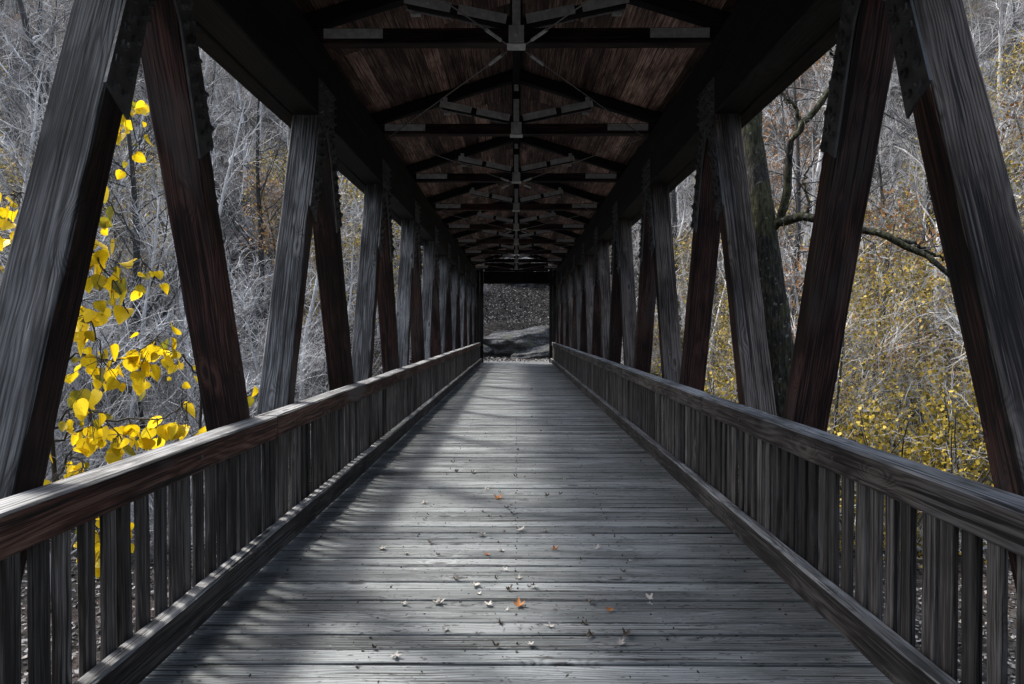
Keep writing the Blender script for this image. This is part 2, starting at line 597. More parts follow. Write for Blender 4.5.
bridge = empty('covered_bridge')
tag(bridge, 'dark weathered timber covered bridge with plank deck, slatted railings and gabled roof', 'covered bridge')

# deck: boards laid across, one mesh
mb = MB()
y = Y_START - 1.0
while y < 32.1:
    wdt = 0.1415
    dz = random.uniform(-0.006, 0.004)
    x0 = -1.76 + random.uniform(-0.01, 0.01); x1 = 1.76 + random.uniform(-0.01, 0.01)
    ch = 0.005
    r = random.random()
    i = len(mb.V)
    segs = 6
    y1 = y + wdt - random.choice((0.004, 0.005, 0.006, 0.009, 0.014, 0.020))
    for k in range(segs + 1):
        xx = x0 + (x1 - x0) * k / segs
        e0 = random.uniform(-.0015, .0015); e1 = random.uniform(-.0015, .0015); c = random.uniform(-.0012, .0012) - 0.002
        for (yy, zz) in ((y + e0, -0.05), (y + e0, dz - ch), (y + ch + e0, dz), ((y + y1) / 2, dz + c), (y1 - ch + e1, dz), (y1 + e1, dz - ch), (y1 + e1, -0.05)):
            mb.V.append(Vector((xx, yy, zz))); mb.R.append(r)
    for k in range(segs):
        for q in range(7):
            a = i + k * 7 + q; b = i + k * 7 + (q + 1) % 7
            mb.F.append((a, a + 7, b + 7, b))
    mb.F.append(tuple(i + q for q in range(7))); mb.F.append(tuple(i + segs * 7 + q for q in range(6, -1, -1)))
    y += wdt
deck = mb.build('deck', M['deck'], bridge)
# nail heads are two rows of dark dots over each stringer
mb = MB()
y = Y_START - 1.0
while y < 32.0:
    for xs in (-1.42, -0.72, 0.0, 0.72, 1.42):
        for dy in (0.04, 0.10):
            xx = xs + random.uniform(-.012, .012); yy = y + dy + random.uniform(-.012, .012)
            if 0.5 < yy < 12 and random.random() < 0.4:
                mb.box((xx - .005, yy - .005, -.004), (xx + .005, yy + .005, 0.0042))
    y += 0.1415
mb.build('nail_heads', M['plate'], deck)['kind'] = 'stuff'

# stringers and floor beams below
for xs in (-1.45, -0.72, 0.0, 0.72, 1.45):
    timber('stringer', (xs, Y_START, -0.17), (xs, 31.9, -0.17), 0.12, 0.23, M['dark'], bridge, wob=0, seg=5)
for yn in [n + 1.45 for n in nodes] + [Y_START]:
    timber('floor_beam', (-2.2, yn, -0.45), (2.2, yn, -0.45), 0.25, 0.32, M['dark'], bridge, wob=0, seg=2)

# railings
PITCH = 0.134
for s in (-1, 1):
    rl = empty('railing', (0, 0, 0), bridge)
    up = (0, 0, 1)
    y = Y_START + 0.2
    k = 0
    cuts = [Y_START + 0.1, 0.9, 4.55, 8.95, 13.3, 17.65, 22.0, 26.35, 30.7] if s < 0 else [Y_START + 0.1, 0.3, 5.9, 10.3, 14.6, 19.0, 23.4, 27.7, 30.7]
    for a, b in zip(cuts[:-1], cuts[1:]):
        dx = random.uniform(-.004, .004); dz = random.uniform(-.006, .004)
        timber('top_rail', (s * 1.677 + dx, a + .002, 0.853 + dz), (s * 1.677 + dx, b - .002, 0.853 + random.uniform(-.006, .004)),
               0.152, 0.148, [M['rail_red'] if s < 0 else M['rail'], M['lit_top']], rl, wob=0.002, ch=0.010, seg=0.3, weather_or_lit=lambda n_: n_.z > 0.5)  # upward faces get the paler wood, painting in the daylight on the rail top
    for a, b in zip(cuts[:-1], cuts[1:]):
        a2, b2 = a + 0.7, b + 0.7
        timber('curb', (s * 1.594, a2 + .003, 0.118), (s * 1.594, min(b2, 31.6) - .003, 0.118), 0.082, 0.172, [M['curb'], M['lit_top']], rl,
               wob=0.003, ch=0.012, seg=0.25, weather_or_lit=lambda n_: n_.z > 0.5)  # curb top coloured paler than its sides to look lit
    # curb blocks let light through below the curb
    ys = np.arange(Y_START + 0.2, 31.4, PITCH)
    near = [v for v in ys if v > 1.75][:50]
    far = [v for v in ys if v <= 1.75 or v > near[-1] + 0.01]
    protos = []
    for j in range(4):
        o = timber('baluster', (s * 1.664, near[j], 0.028), (s * 1.664, near[j], 0.80), 0.028, 0.079, M['baluster'], rl, up=(0, 1, 0), wob=0.002, ch=0.004, seg=0.12)
        protos.append(o)
    for j, v in enumerate(near[4:]):
        o = protos[random.randrange(4)].copy()
        link(o, rl)
        o.location = (s * 1.664 + random.uniform(-.005, .005), v + random.uniform(-.012, .012), 0.028)
        o.rotation_euler.x += random.uniform(-.012, .012)
        o.scale = (1, random.uniform(.9, 1.12), 1)
        o.rotation_euler.z += random.uniform(-.04, .04) + random.choice((0, math.pi))
    mb = MB()
    for v in far:
        jx = random.uniform(-.004, .004); jy = random.uniform(-.006, .006)
        mb.box((s * 1.664 - .014 + jx, v - .0395 + jy, 0.028), (s * 1.664 + .014 + jx, v + .0395 + jy, 0.80))
    mb.build('baluster', M['baluster_far'], rl)['kind'] = 'stuff'
    # bolts through the rail
    mb = MB()
    for yn in np.arange(2.0, 30.5, 1.45):
        mb.nut((s * 1.601, yn, 0.85), 0.012, 0.005, 'x', -s)
    mb.build('rail_bolts', M['plate'], rl)['kind'] = 'stuff'

# side trusses
LEAN = 0.352
for s in (-1, 1):
    tr = empty('side_truss', (0, 0, 0), bridge)
    xc = s * (XI + XO) / 2
    wx = XO - XI
    z_lo, z_hi = -0.45, 3.62
    off = lambda zz: 0.115 + LEAN * (3.43 - zz)
    wup = lambda n_: n_.z > 0.15
    for dr in (-1, 1):
        ny_ = NODE0
        a = (xc, dr * off(z_lo), z_lo); b = (xc, dr * off(z_hi), z_hi)
        vari = []
        for v in range(3):
            o = timber('diagonal_post', a, b, wx, 0.158, [M['brown'], M['grey'] if s < 0 else M['warm']], tr, up=(0, 1, 0), ch=0.009, wob=0.003, seg=0.25, weather_or_lit=wup)
            vari.append(o)
        base = [o.location.copy() for o in vari]
        for i, yn in enumerate(nodes):
            if i < 3:
                o = vari[i]
            else:
                o = vari[i % 3].copy(); link(o, tr)
            o.location = base[0] + Vector((random.uniform(-.004, .004), yn, 0))
    # chords
    for a, b in zip([Y_START] + nodes[2::3], nodes[2::3] + [Y_END + 0.1]):
        timber('top_chord', (xc, a, 3.60), (xc, b, 3.60), wx + 0.006, 0.34, M['dark'], tr, ch=0.01, seg=1)
        timber('chord_cover', (s * 2.09, a, 3.59), (s * 2.09, b, 3.59), 0.155, 0.33, M['dark'], tr, ch=0.01, seg=1)
        timber('wall_plate', (xc, a, 3.945), (xc, b, 3.945), wx - 0.004, 0.345, M['dark'], tr, ch=0.01, seg=1)
        timber('bottom_chord', (xc, a, -0.42), (xc, b, -0.42), wx + 0.01, 0.36, M['dark'], tr, ch=0.01, seg=1)
    # gusset plates with rows of nuts
    mb = MB()
    t = 0.085
    zb, zt = 2.52, 3.75
    ob = off(zb); ot = off(3.43)
    inner0, inner1 = ob - t, 0.0
    poly = [(-ob - t, zb + .05), (-ob + t * .5, zb - .06), (-0.02, 3.05), (0.02, 3.05), (ob - t * .5, zb - .06), (ob + t, zb + .05), (ot + t + .05, 3.43), (ot + t + .05, zt), (-ot - t - .05, zt), (-ot - t - .05, 3.43)]
    # two mitred straps and a head plate, each butted
    for dr in (-1, 1):
        q = [(dr * (ob - t), zb - .07), (dr * (ob + t), zb + .04), (dr * (off(3.40) + t), 3.40), (dr * max(off(3.40) - t, 0.003), 3.40), (dr * 0.003, 3.33), (dr * max(off(3.1) - t, .003), 3.1)]
        mb.prism(q, s * (XI - .003), s * (XI - .016))
    mb.prism([(-ot - t - .04, 3.405), (ot + t + .04, 3.405), (ot + t + .04, zt), (-ot - t - .04, zt)], s * (XI - .005), s * (XI - .016))
    for dr in (-1, 1):
        zz = zb + 0.045
        while zz < 3.36:
            for e in (-0.04, 0.04):
                yy = dr * (off(zz) + e + random.uniform(-.012, .012))
                if abs(yy) > 0.03:
                    mb.nut((s * (XI - .016), yy, zz + random.uniform(-.02, .02) - e * dr * 0.3), random.uniform(.024, .034), random.uniform(.009, .02), 'x', -s)
            zz += 0.088
    for zz in (3.46, 3.54, 3.62, 3.70):
        for yy in np.arange(-0.2, 0.21, 0.08):
            mb.nut((s * (XI - .016), yy, zz), 0.02, 0.02, 'x', -s)
    g0 = mb.build('gusset_plate', M['plate'], tr)
    for i, yn in enumerate(nodes):
        o = g0 if i == 0 else link(g0.copy(), tr)
        o.location = (0, yn, 0)

# roof trusses over the nodes
SL = 0.31
TZ = 4.12                                                # tie beam underside
RZ = TZ + 0.14 + SL * 1.9                                # rafter underside at the ridge
rt = empty('roof_truss', (0, nodes[0], 0), bridge)
timber('tie_beam', (-2.0, 0, TZ + .07), (2.0, 0, TZ + .07), 0.13, 0.14, [M['brown'], M['brown']], rt, seg=0.4, weather_or_lit=lambda n_: False)
for s in (-1, 1):
    timber('rafter', (s * 2.40, 0.002, RZ + .07 - SL * 2.40), (s * 0.02, 0.002, RZ + .07 - SL * .02), 0.12, 0.14, M['dark'], rt, seg=0.5)
    timber('strut', (s * 0.05, 0, TZ + .205), (s * 1.0, 0, RZ - SL * 1.0 - 0.02), 0.085, 0.09, M['dark'], rt, seg=0.3)
timber('king_post', (0, 0, TZ + .141), (0, 0, RZ - .02), 0.11, 0.09, M['dark'], rt, up=(0, 1, 0), seg=0.3)
# bolted steel plates on the face towards each end
YF = 0.070


def strap(p0, p1, w, nuts, name='steel_plate'):
    mb = MB()
    p0 = Vector((p0[0], 0, p0[1])); p1 = Vector((p1[0], 0, p1[1]))
    d = (p1 - p0); L = d.length; d.normalize()
    nrm = Vector((-d.z, 0, d.x))
    T = Matrix((d, Vector((0, 1, 0)), nrm)).transposed().to_4x4(); T.translation = p0
    for sg in (-1, 1):
        mb.box((0, sg * YF if sg > 0 else -YF - .008, -w / 2), (L, YF + .008 if sg > 0 else -YF, w / 2), 0.5, T)
    for k in range(nuts):
        c = T @ Vector((L * (k + 0.5) / nuts, 0, 0))
        mb.nut((c.x, -YF - .008, c.z), 0.014, 0.010, 'y', -1)
    return mb.build(name, M['steel'], rt)


for s in (-1, 1):
    strap((s * 1.22, TZ + .085), (s * 1.76, TZ + .085), 0.085, 3)
    sx = lambda x: TZ + .205 + (RZ - SL - .02 - TZ - .205) * (x - .05) / .95
    strap((s * 0.09, sx(.09)), (s * 0.53, sx(.53)), 0.085, 3)
    strap((s * 0.60, sx(.60)), (s * 1.02, sx(1.02)), 0.085, 3)
    mb = MB()
    mb.box((s * 0.93 - .045, -0.03, RZ - SL * .93 - .16), (s * .93 + .045, 0.03, RZ - SL * .93 - .145))
    mb.box((s * 0.95 - .03, -YF - .012, RZ - SL * .95 - .03), (s * .95 + .03, -YF - .004, RZ - SL * .95 + .05))
    mb.build('rafter_bracket', M['steel'], rt)
strap((0, TZ + .16), (0, TZ + .46), 0.075, 2)
strap((0, RZ - .16), (0, RZ - .02), 0.06, 1)
mb = MB()
mb.box((-.085, -.073, TZ - .013), (.085, .073, TZ - .003))
mb.box((-.07, -YF - .022, TZ + .0), (.07, -YF - .010, TZ + .15))
mb.nut((0, -YF - .022, TZ + .07), 0.02, 0.014, 'y', -1)
mb.build('centre_bracket', M['steel'], rt)
for yn in nodes[1:]:
    copy_tree(rt, bridge).location = (0, yn, 0)

# ridge beam, purlins, roof boards, shingles, fascia
roof = empty('roof', (0, 0, 0), bridge)
timber('ridge_beam', (0, Y_START - .4, RZ + .02), (0, Y_END + .4, RZ + .02), 0.09, 0.2, M['dark'], roof, seg=3)
mb = MB()
for s in (-1, 1):
    ang = math.atan(SL)
    u = 0.02
    while u < 2.52:
        wdt = random.choice((0.14, 0.19, 0.19, 0.24))
        wdt = min(wdt, 2.54 - u)
        yb = Y_START - 0.45
        while yb < Y_END + 0.45:
            L = random.choice((2.9, 2.9, 5.8))
            ye = min(yb + L, Y_END + 0.45)
            zt = RZ + 0.14 * math.sqrt(1 + SL * SL) + 0.003
            jit = random.uniform(0, .006)
            pts = []
            i = len(mb.V)
            r = random.random()
            for yy in (yb + .002, ye - .002):
                for (uu, tt) in ((u + .003, jit), (u + wdt - .003, jit), (u + wdt - .003, .034 + jit * .5), (u + .003, .034 + jit * .5)):
                    x = s * (uu * math.cos(ang) + tt * math.sin(ang)); z = zt - uu * math.sin(ang) + tt * math.cos(ang)
                    mb.V.append(Vector((x, yy, z))); mb.R.append(r)
            for f in ((0, 3, 2, 1), (4, 5, 6, 7), (0, 1, 5, 4), (1, 2, 6, 5), (2, 3, 7, 6), (3, 0, 4, 7)):
                mb.F.append(tuple(i + q for q in f))
            yb = ye
        u += wdt
mb.build('roof_boards', M['roof'], roof)
mb = MB()
for s in (-1, 1):
    for k in range(16):
        u0 = k * 0.165 - 0.02; u1 = u0 + 0.185
        zt = RZ + 0.14 * math.sqrt(1 + SL * SL) + 0.050
        i = len(mb.V)
        for yy in (Y_START - .5, Y_END + .5):
            for (uu, tt) in ((u0, 0.0), (u1, 0.006), (u1, 0.020), (u0, .006)):
                mb.V.append(Vector((s * (uu * math.cos(ang) + tt * math.sin(ang)), yy, zt - uu * math.sin(ang) + tt * math.cos(ang)))); mb.R.append(.5)
        for f in ((0, 3, 2, 1), (4, 5, 6, 7), (0, 1, 5, 4), (1, 2, 6, 5), (2, 3, 7, 6), (3, 0, 4, 7)):
            mb.F.append(tuple(i + q for q in f))
mb.build('shingles', M['shingle'], roof)
for s in (-1, 1):
    xe = 2.44
    timber('fascia', (s * xe, Y_START - .45, RZ + .075 - SL * xe), (s * xe, Y_END + .45, RZ + .075 - SL * xe), 0.035, 0.19, M['dark'], roof, seg=2)

# braced rods in the plane of the tie beams
for k in range(len(nodes) - 1):
    for s in (-1, 1):
        c_at = (k % 2 == 0)          # centre on even trusses
        ya, yb = nodes[k], nodes[k + 1]
        cpt = Vector((s * 0.09, ya + .09 if c_at else yb - .09, TZ - .02)); ept = Vector((s * 1.70, yb - .05 if c_at else ya + .05, TZ - .03))
        o = timber('brace_rod', cpt, ept, 0.013, 0.013, M['rod'], bridge, ch=0.005, wob=0, seg=3)
        mb = MB()
        dd = (ept - cpt).normalized()
        T = Matrix.Identity(4)
        tb = timber('turnbuckle', cpt + dd * 0.10, cpt + dd * 0.34, 0.032, 0.032, M['steel'], o, ch=0.012, wob=0.003, seg=0.1)
        tb.matrix_parent_inverse = o.matrix_basis.inverted()

# far portal: boarded jambs and header
po = empty('portal', (0, Y_END + 0.22, 0), bridge)
for s in (-1, 1):
    x = 1.50
    while x < 2.3:
        w_ = 0.17
        top = RZ - SL * (x + w_) - 0.02
        timber('portal_board', (s * (x + w_ / 2), random.uniform(-.004, .004), -0.1 if x > 1.74 else -0.02), (s * (x + w_ / 2), 0, top), w_ - .006, 0.03, M['dark'], po, up=(0, 1, 0), seg=1)
        x += w_
timber('portal_header', (-1.497, 0, 3.88), (1.497, 0, 3.88), 0.06, 0.56, M['dark'], po, seg=1)
for s in (-1, 1):
    mb = MB()
    mb.prism([(-.012, 4.165), (.012, 4.165), (.012, 4.6), (-.012, 4.6)], s * 0.01, s * 1.49)
timber('portal_collar', (-1.45, 0, 4.36), (1.45, 0, 4.36), 0.05, 0.38, M['dark'], po, seg=1)

# ------------------------------------------------------------------ trees
def tubes(polys, sides=5):
    """polys: list of (points (n,3), radii (n)); returns V,F arrays (quads)."""
    Vs, Fs, base = [], [], 0
    for pts, rad in polys:
        pts = np.asarray(pts, float); n = len(pts)
        d = np.gradient(pts, axis=0)
        d /= np.linalg.norm(d, axis=1, keepdims=True) + 1e-9
        ref = np.where(np.abs(d[:, 2:3]) > 0.9, np.array([[1., 0, 0]]), np.array([[0., 0, 1]]))
        u = np.cross(d, ref); u /= np.linalg.norm(u, axis=1, keepdims=True) + 1e-9
        v = np.cross(d, u)
        th = np.arange(sides) / sides * 2 * math.pi
        ring = pts[:, None, :] + np.asarray(rad)[:, None, None] * (np.cos(th)[None, :, None] * u[:, None, :] + np.sin(th)[None, :, None] * v[:, None, :])
        Vs.append(ring.reshape(-1, 3))
        i = np.arange(n - 1)[:, None] * sides + np.arange(sides)[None, :]
        j = np.arange(n - 1)[:, None] * sides + (np.arange(sides)[None, :] + 1) % sides
        Fs.append((np.stack([i, j, j + sides, i + sides], -1).reshape(-1, 4)) + base)
        base += n * sides
    return np.concatenate(Vs), np.concatenate(Fs)


def wander(r, p, d, L, n, bend, upw):
    pts = [np.array(p, float)]
    d = np.array(d, float); d /= np.linalg.norm(d)
    for _ in range(n):
        d = d + r.normal(0, bend, 3) + np.array([0, 0, upw])
        d /= np.linalg.norm(d)
        pts.append(pts[-1] + d * L / n)
    return np.array(pts), d


def grow(r, H, rad, first=0.25, nb=26, spread=0.9, crown_w=0.32, twigs=7, depth=2):
    """Bare tree: returns trunk polylines and branch polylines plus tip points."""
    tr, _ = wander(r, (0, 0, -0.5), (r.normal(0, .06), r.normal(0, .06), 1), H + .5, 12, 0.05, 0.02)
    trr = rad * (1 - np.linspace(0, 1, 13)) ** 0.8 + 0.012
    trr[0] *= 1.35
    br, tw, tips = [], [], []
    for k in range(nb):
        t = first + (1 - first) * (k + r.random()) / nb
        i = min(int(t * 12), 11); f = t * 12 - i
        p = tr[i] * (1 - f) + tr[i + 1] * f
        a = r.uniform(0, 2 * math.pi)
        L = H * crown_w * (1.15 - t) * r.uniform(0.6, 1.25) + 0.5
        el = spread * r.uniform(0.5, 1.2)
        d = (math.cos(a), math.sin(a), el)
        b, _ = wander(r, p, d, L, 7, 0.16, 0.05)
        rb = max(0.35 * rad * (1.1 - t), 0.012)
        br.append((b, np.linspace(rb, 0.006, 8)))
        for q in range(twigs):
            m = r.uniform(0.2, 1.0) * 7
            i2 = min(int(m), 6); f2 = m - i2
            p2 = b[i2] * (1 - f2) + b[i2 + 1] * f2
            d2 = (b[i2 + 1] - b[i2]); d2 = d2 / np.linalg.norm(d2) + r.normal(0, 0.65, 3) + np.array([0, 0, .15])
            L2 = L * r.uniform(0.25, 0.55)
            c, _ = wander(r, p2, d2, L2, 4, 0.18, 0.04)
            tw.append((c, np.linspace(0.010, 0.004, 5)))
            tips.append(c[-1])
            if depth > 1:
                for w in range(3):
                    i3 = r.integers(1, 5)
                    d3 = (c[i3] - c[i3 - 1]); d3 = d3 / np.linalg.norm(d3) + r.normal(0, 0.7, 3)
                    e, _ = wander(r, c[i3], d3, L2 * r.uniform(0.35, 0.7), 2, 0.2, 0.05)
                    tw.append((e, np.linspace(0.0055, 0.003, 3)))
                    tips.append(e[-1])
    return (tr, trr), br, tw, tips


def leaf_quads(r, pts, size, n, spread, droop=0.3):
    """Many small folded leaves around points: (V, F tris pairs as quads, rnd)."""
    pts = np.asarray(pts)
    c = pts[r.integers(0, len(pts), n)] + r.normal(0, spread, (n, 3))
    a = r.normal(0, 1, (n, 3)); a[:, 2] -= droop; a /= np.linalg.norm(a, axis=1, keepdims=True)
    b = np.cross(a, r.normal(0, 1, (n, 3))); b /= np.linalg.norm(b, axis=1, keepdims=True)
    nn = np.cross(a, b)
    s = size * r.uniform(0.45, 1.5, (n, 1))
    v0 = c; v1 = c + a * s * .5 + b * s * .38 + nn * s * .10; v2 = c + a * s; v3 = c + a * s * .5 - b * s * .38 + nn * s * .10
    V = np.stack([v0, v1, v2, v3], 1).reshape(-1, 3)
    F = np.arange(n * 4).reshape(n, 4)
    R = np.repeat(r.random(n), 4)
    return V, F, R


def make_tree(name, seed, H, rad, bark, twigm, leaf=None, nleaf=0, leafsize=0.1, leafspread=0.25, **kw):
    r = np.random.default_rng(seed)
    (tr, trr), br, tw, tips = grow(r, H, rad, **kw)
    root = empty(name)
    V, F = tubes([(tr, trr)], 8)
    np_mesh('trunk', V, F, bark, root, smooth=True)
    Vb, Fb = tubes(br, 5)
    Vt, Ft = tubes(tw, 3)
    cr = np_mesh('crown', np.concatenate([Vb, Vt]), np.concatenate([Fb, Ft + len(Vb)]), twigm, root, smooth=True)
    if leaf:
        keep = np.array(tips)[r.random(len(tips)) < .12]
        V, F, R = leaf_quads(r, keep, leafsize, nleaf, leafspread)
        np_mesh('foliage', V, F, leaf, cr, rnd=R)
    return root


def place(root, x, y, s, rz, sink=0.0):
    root.location = (x, y, float(ground_h(x, y)) - sink)
    root.scale = (s, s, s * random.uniform(0.9, 1.15))
    root.rotation_euler = (random.uniform(-.05, .05), random.uniform(-.05, .05), rz)


# bare trees on the hillside
kinds = [
    ('pale', make_tree('bare_tree', 101, 13, 0.13, M['pale_bark'], M['twig'], nb=34, twigs=8)),
    ('pale', make_tree('bare_tree', 102, 10, 0.09, M['pale_bark'], M['twig'], nb=30, twigs=8, first=0.12)),
    ('pale', make_tree('bare_tree', 103, 7, 0.06, M['pale_bark'], M['twig'], nb=30, twigs=8, first=0.08, crown_w=0.4)),
    ('dark', make_tree('bare_tree', 104, 17, 0.24, M['dark_bark'], M['twig'], nb=34, twigs=8, first=0.3)),
    ('dark', make_tree('bare_tree', 105, 13, 0.15, M['dark_bark'], M['dark_bark'], nb=28, twigs=7)),
    ('olive', make_tree('yellow_leaved_tree', 106, 8, 0.08, M['dark_bark'], M['twig'], M['leaf_olive'], 2600, 0.095, 0.28, nb=24, twigs=6)),
    ('orange', make_tree('russet_leaved_tree', 107, 9, 0.09, M['dark_bark'], M['twig'], M['leaf_orange'], 1100, 0.12, 0.30, nb=24, twigs=6)),
]
info = {
    'pale': ('slender bare tree with pale grey bark on the wooded hillside', 'tree', 'pale bare trees on the hillside'),
    'dark': ('bare tree with dark grey trunk on the wooded hillside', 'tree', 'dark bare trees on the hillside'),
    'olive': ('small tree keeping sparse dull yellow leaves among bare trunks', 'tree', 'yellow leaved trees on the hillside'),
    'orange': ('small tree keeping sparse russet leaves among bare trunks', 'tree', 'russet leaved trees on the hillside'),
}
fixed = {  # kind index -> hand placed spots (x, y, scale)
    2: [(-7.2, 14.5, 1.0), (-9, 13, 1.1), (-6.6, 18.5, .9), (-11, 15.5, 1.1), (-9.5, 17, 1.1), (-8.2, 21, 1.0), (-12, 19, 1.2), (-14, 15, 1.1), (9, 19, 1.0), (12.5, 17, 1.1), (-6.8, 24, 0.9)],
    1: [(-10.8, 22, 1.1), (-15, 22, 1.2), (11, 24, 1.1), (15, 20, 1.1), (-7.2, 27.5, 0.9), (7.5, 27, 0.9)],
    5: [(7.5, 16.5, .7), (9.5, 20.5, .8), (6.5, 20, .65), (12, 20, .8), (8, 24, .8), (14, 25, .9), (10.5, 28, .9), (17, 20, .8), (6.4, 28.5, .8), (-8.5, 30, 1.0), (-11, 34, 1.0), (12, 26, 1.0), (16, 23, 1.0), (9.0, 31, 1.0), (18, 30, 1.1), (-17, 30, 1.0)],
    6: [(7.6, 18.4, .75), (11.8, 21, .85), (11, 30, 1.0), (15, 33, 1.0), (-9.5, 33, 0.9), (20, 27, 1.1), (13.5, 21.5, 0.9)],
}
used = [False] * len(kinds)
taken = []


def put_tree(ki, x, y, s):
    kind, proto = kinds[ki]
    o = proto if not used[ki] else copy_tree(proto)
    used[ki] = True
    place(o, x, y, s, random.uniform(0, 6.28))
    tag(o, *info[kind])
    taken.append((x, y))


for ki, lst in fixed.items():
    for (x, y, s) in lst:
        put_tree(ki, x, y, s)
tries = 0
n_ok = 0
while n_ok < 245 and tries < 20000:
    tries += 1
    y = random.uniform(17, 80)
    x = random.uniform(-1, 1) * (0.85 * y + 4)
    if abs(x) < 5.5 and y < 48: continue
    if abs(x) < 9 and y < 24: continue
    gap = 1.1 + 0.012 * y
    if any((x - a) ** 2 + (y - b) ** 2 < gap * gap for a, b in taken): continue
    ki = random.choices(range(7), weights=(5, 5, 3, 4.5, 5, 2.4, 0.8))[0]
    put_tree(ki, x, y, random.uniform(0.8, 1.25))
    n_ok += 1

# undergrowth: thickets of fine grey twigs over the slopes
r = np.random.default_rng(77)
polys = []
for k in range(70):
    a = r.uniform(0, 6.28); d = (math.cos(a) * .55, math.sin(a) * .55, r.uniform(.3, 1.1))
    p = (r.normal(0, .12), r.normal(0, .12), -0.1)
    c, _ = wander(r, p, d, r.uniform(0.7, 2.2), 4, 0.22, -0.02)
    polys.append((c, np.linspace(0.010, 0.0035, 5)))
    for w in range(2):
        i3 = r.integers(1, 4)
        d3 = (c[i3 + 1] - c[i3]) + r.normal(0, 0.3, 3)
        e, _ = wander(r, c[i3], d3, r.uniform(.3, .8), 2, .2, 0)
        polys.append((e, np.linspace(0.006, 0.003, 3)))
Vs0, Fs0 = tubes(polys, 3)
N = 640
yy = r.uniform(15, 62, N)
xx = r.uniform(-1, 1, N) * (0.85 * yy + 3)
ok = (np.abs(xx) > 4.2) | (yy > 40.5)
ok &= ~((np.abs(xx) < 2.6) & (yy < 42))
xx, yy = xx[ok], yy[ok]; N = len(xx)
zz = ground_h(xx, yy)
sc = r.uniform(0.5, 1.8, N); th = r.uniform(0, 6.28, N)
c_, s_ = np.cos(th) * sc, np.sin(th) * sc
VX = Vs0[None, :, 0] * c_[:, None] - Vs0[None, :, 1] * s_[:, None] + xx[:, None]
VY = Vs0[None, :, 0] * s_[:, None] + Vs0[None, :, 1] * c_[:, None] + yy[:, None]
VZ = Vs0[None, :, 2] * sc[:, None] + zz[:, None]
V = np.stack([VX, VY, VZ], -1).reshape(-1, 3)
F = (Fs0[None] + (np.arange(N) * len(Vs0))[:, None, None]).reshape(-1, 4)
tag(np_mesh('undergrowth', V, F, M['twig']), 'tangled bare grey brush covering the hillside', 'undergrowth', kind='stuff')

# fallen leaves over the slopes
N = 190000
u = r.random(N)
yy = 5 + 65 * u ** 1.1
xx = r.uniform(-1, 1, N) * (0.85 * yy + 3)
nar = r.random(N) < 0.16
xx = np.where(nar, r.uniform(-5, 5, N), xx); yy = np.where(nar, r.uniform(32.5, 56, N), yy)
keep = ~((np.abs(xx) < 2.1) & (yy < 32.3))
xx, yy = xx[keep], yy[keep]; N = len(xx)
zz = ground_h(xx, yy) + 0.01 + 0.03 * r.random(N)
c = np.stack([xx, yy, zz], -1)
a = r.normal(0, 1, (N, 3)); a[:, 2] *= .45; a /= np.linalg.norm(a, axis=1, keepdims=True)
b = np.cross(a, np.stack([r.normal(0, .5, N), r.normal(0, .5, N), np.ones(N)], -1)); b /= np.linalg.norm(b, axis=1, keepdims=True)
s = r.uniform(0.05, 0.13, (N, 1))
V = np.stack([c, c + a * s * .5 + b * s * .4, c + a * s, c + a * s * .5 - b * s * .4], 1).reshape(-1, 3)
tag(np_mesh('leaf_litter', V, np.arange(N * 4).reshape(N, 4), M['litter'], rnd=np.repeat(r.random(N), 4)),
    'grey brown fallen leaves carpeting the hillside', 'leaf litter', kind='stuff')


# yellow bushes beyond the right railing
def make_bush(seed, leaf, H, n, size):
    r = np.random.default_rng(seed)
    stems, tw, tips = [], [], []
    for k in range(9):
        a = r.uniform(0, 6.28)
        c, _ = wander(r, (r.normal(0, .15), r.normal(0, .15), -.2), (math.cos(a) * .45, math.sin(a) * .45, 1), H * r.uniform(.6, 1.1), 7, .14, .03)
        stems.append((c, np.linspace(.022, .006, 8)))
        for q in range(9):
            i = r.integers(1, 7)
            d = r.normal(0, .8, 3) + np.array([0, 0, .25])
            e, _ = wander(r, c[i], d, r.uniform(.4, 1.1), 4, .2, 0)
            tw.append((e, np.linspace(.008, .003, 5)))
            tips += [e[2], e[3], e[4]]
    root = empty('yellow_bush')
    V, F = tubes(stems, 5); V2, F2 = tubes(tw, 3)
    st = np_mesh('stems', np.concatenate([V, V2]), np.concatenate([F, F2 + len(V)]), [M['dark_bark'], M['twig']], root, smooth=True)
    st.data.polygons.foreach_set('material_index', np.r_[np.zeros(len(F), np.int32), np.ones(len(F2), np.int32)])
    tips = [t for t in tips if r.random() < .22]
    V, F, R = leaf_quads(r, tips, size, n, .15)
    np_mesh('foliage', V, F, leaf, root, rnd=R)
    return root


M['leaf_gold'] = leaf_mat('golden_leaf', [(0.0, (0.04, 0.038, 0.014)), (0.3, (0.15, 0.12, 0.024)), (0.65, (0.38, 0.28, 0.035)), (0.92, (0.60, 0.43, 0.04)), (1.0, (0.38, 0.16, 0.04))], 0.35)
b1 = make_bush(201, M['leaf_gold'], 2.9, 2600, 0.062)
spots = [(8.3, 15.6, 1.6), (10.4, 16.0, 1.65), (7.2, 16.4, 1.6), (9.6, 17.0, 1.65), (6.0, 17.5, 1.7), (12.2, 17.2, 1.7), (6.6, 21.5, 1.8), (8.4, 19.0, 1.9), (11.5, 18.0, 1.8), (5.6, 24.0, 1.6), (13.5, 16.0, 1.5)]
for i, (x, y, s) in enumerate(spots):
    o = b1 if i == 0 else copy_tree(b1)
    place(o, x, y, s, i * 1.3)
    tag(o, 'golden yellow leafy bush below the right railing', 'bush', 'yellow bushes beyond the right railing')


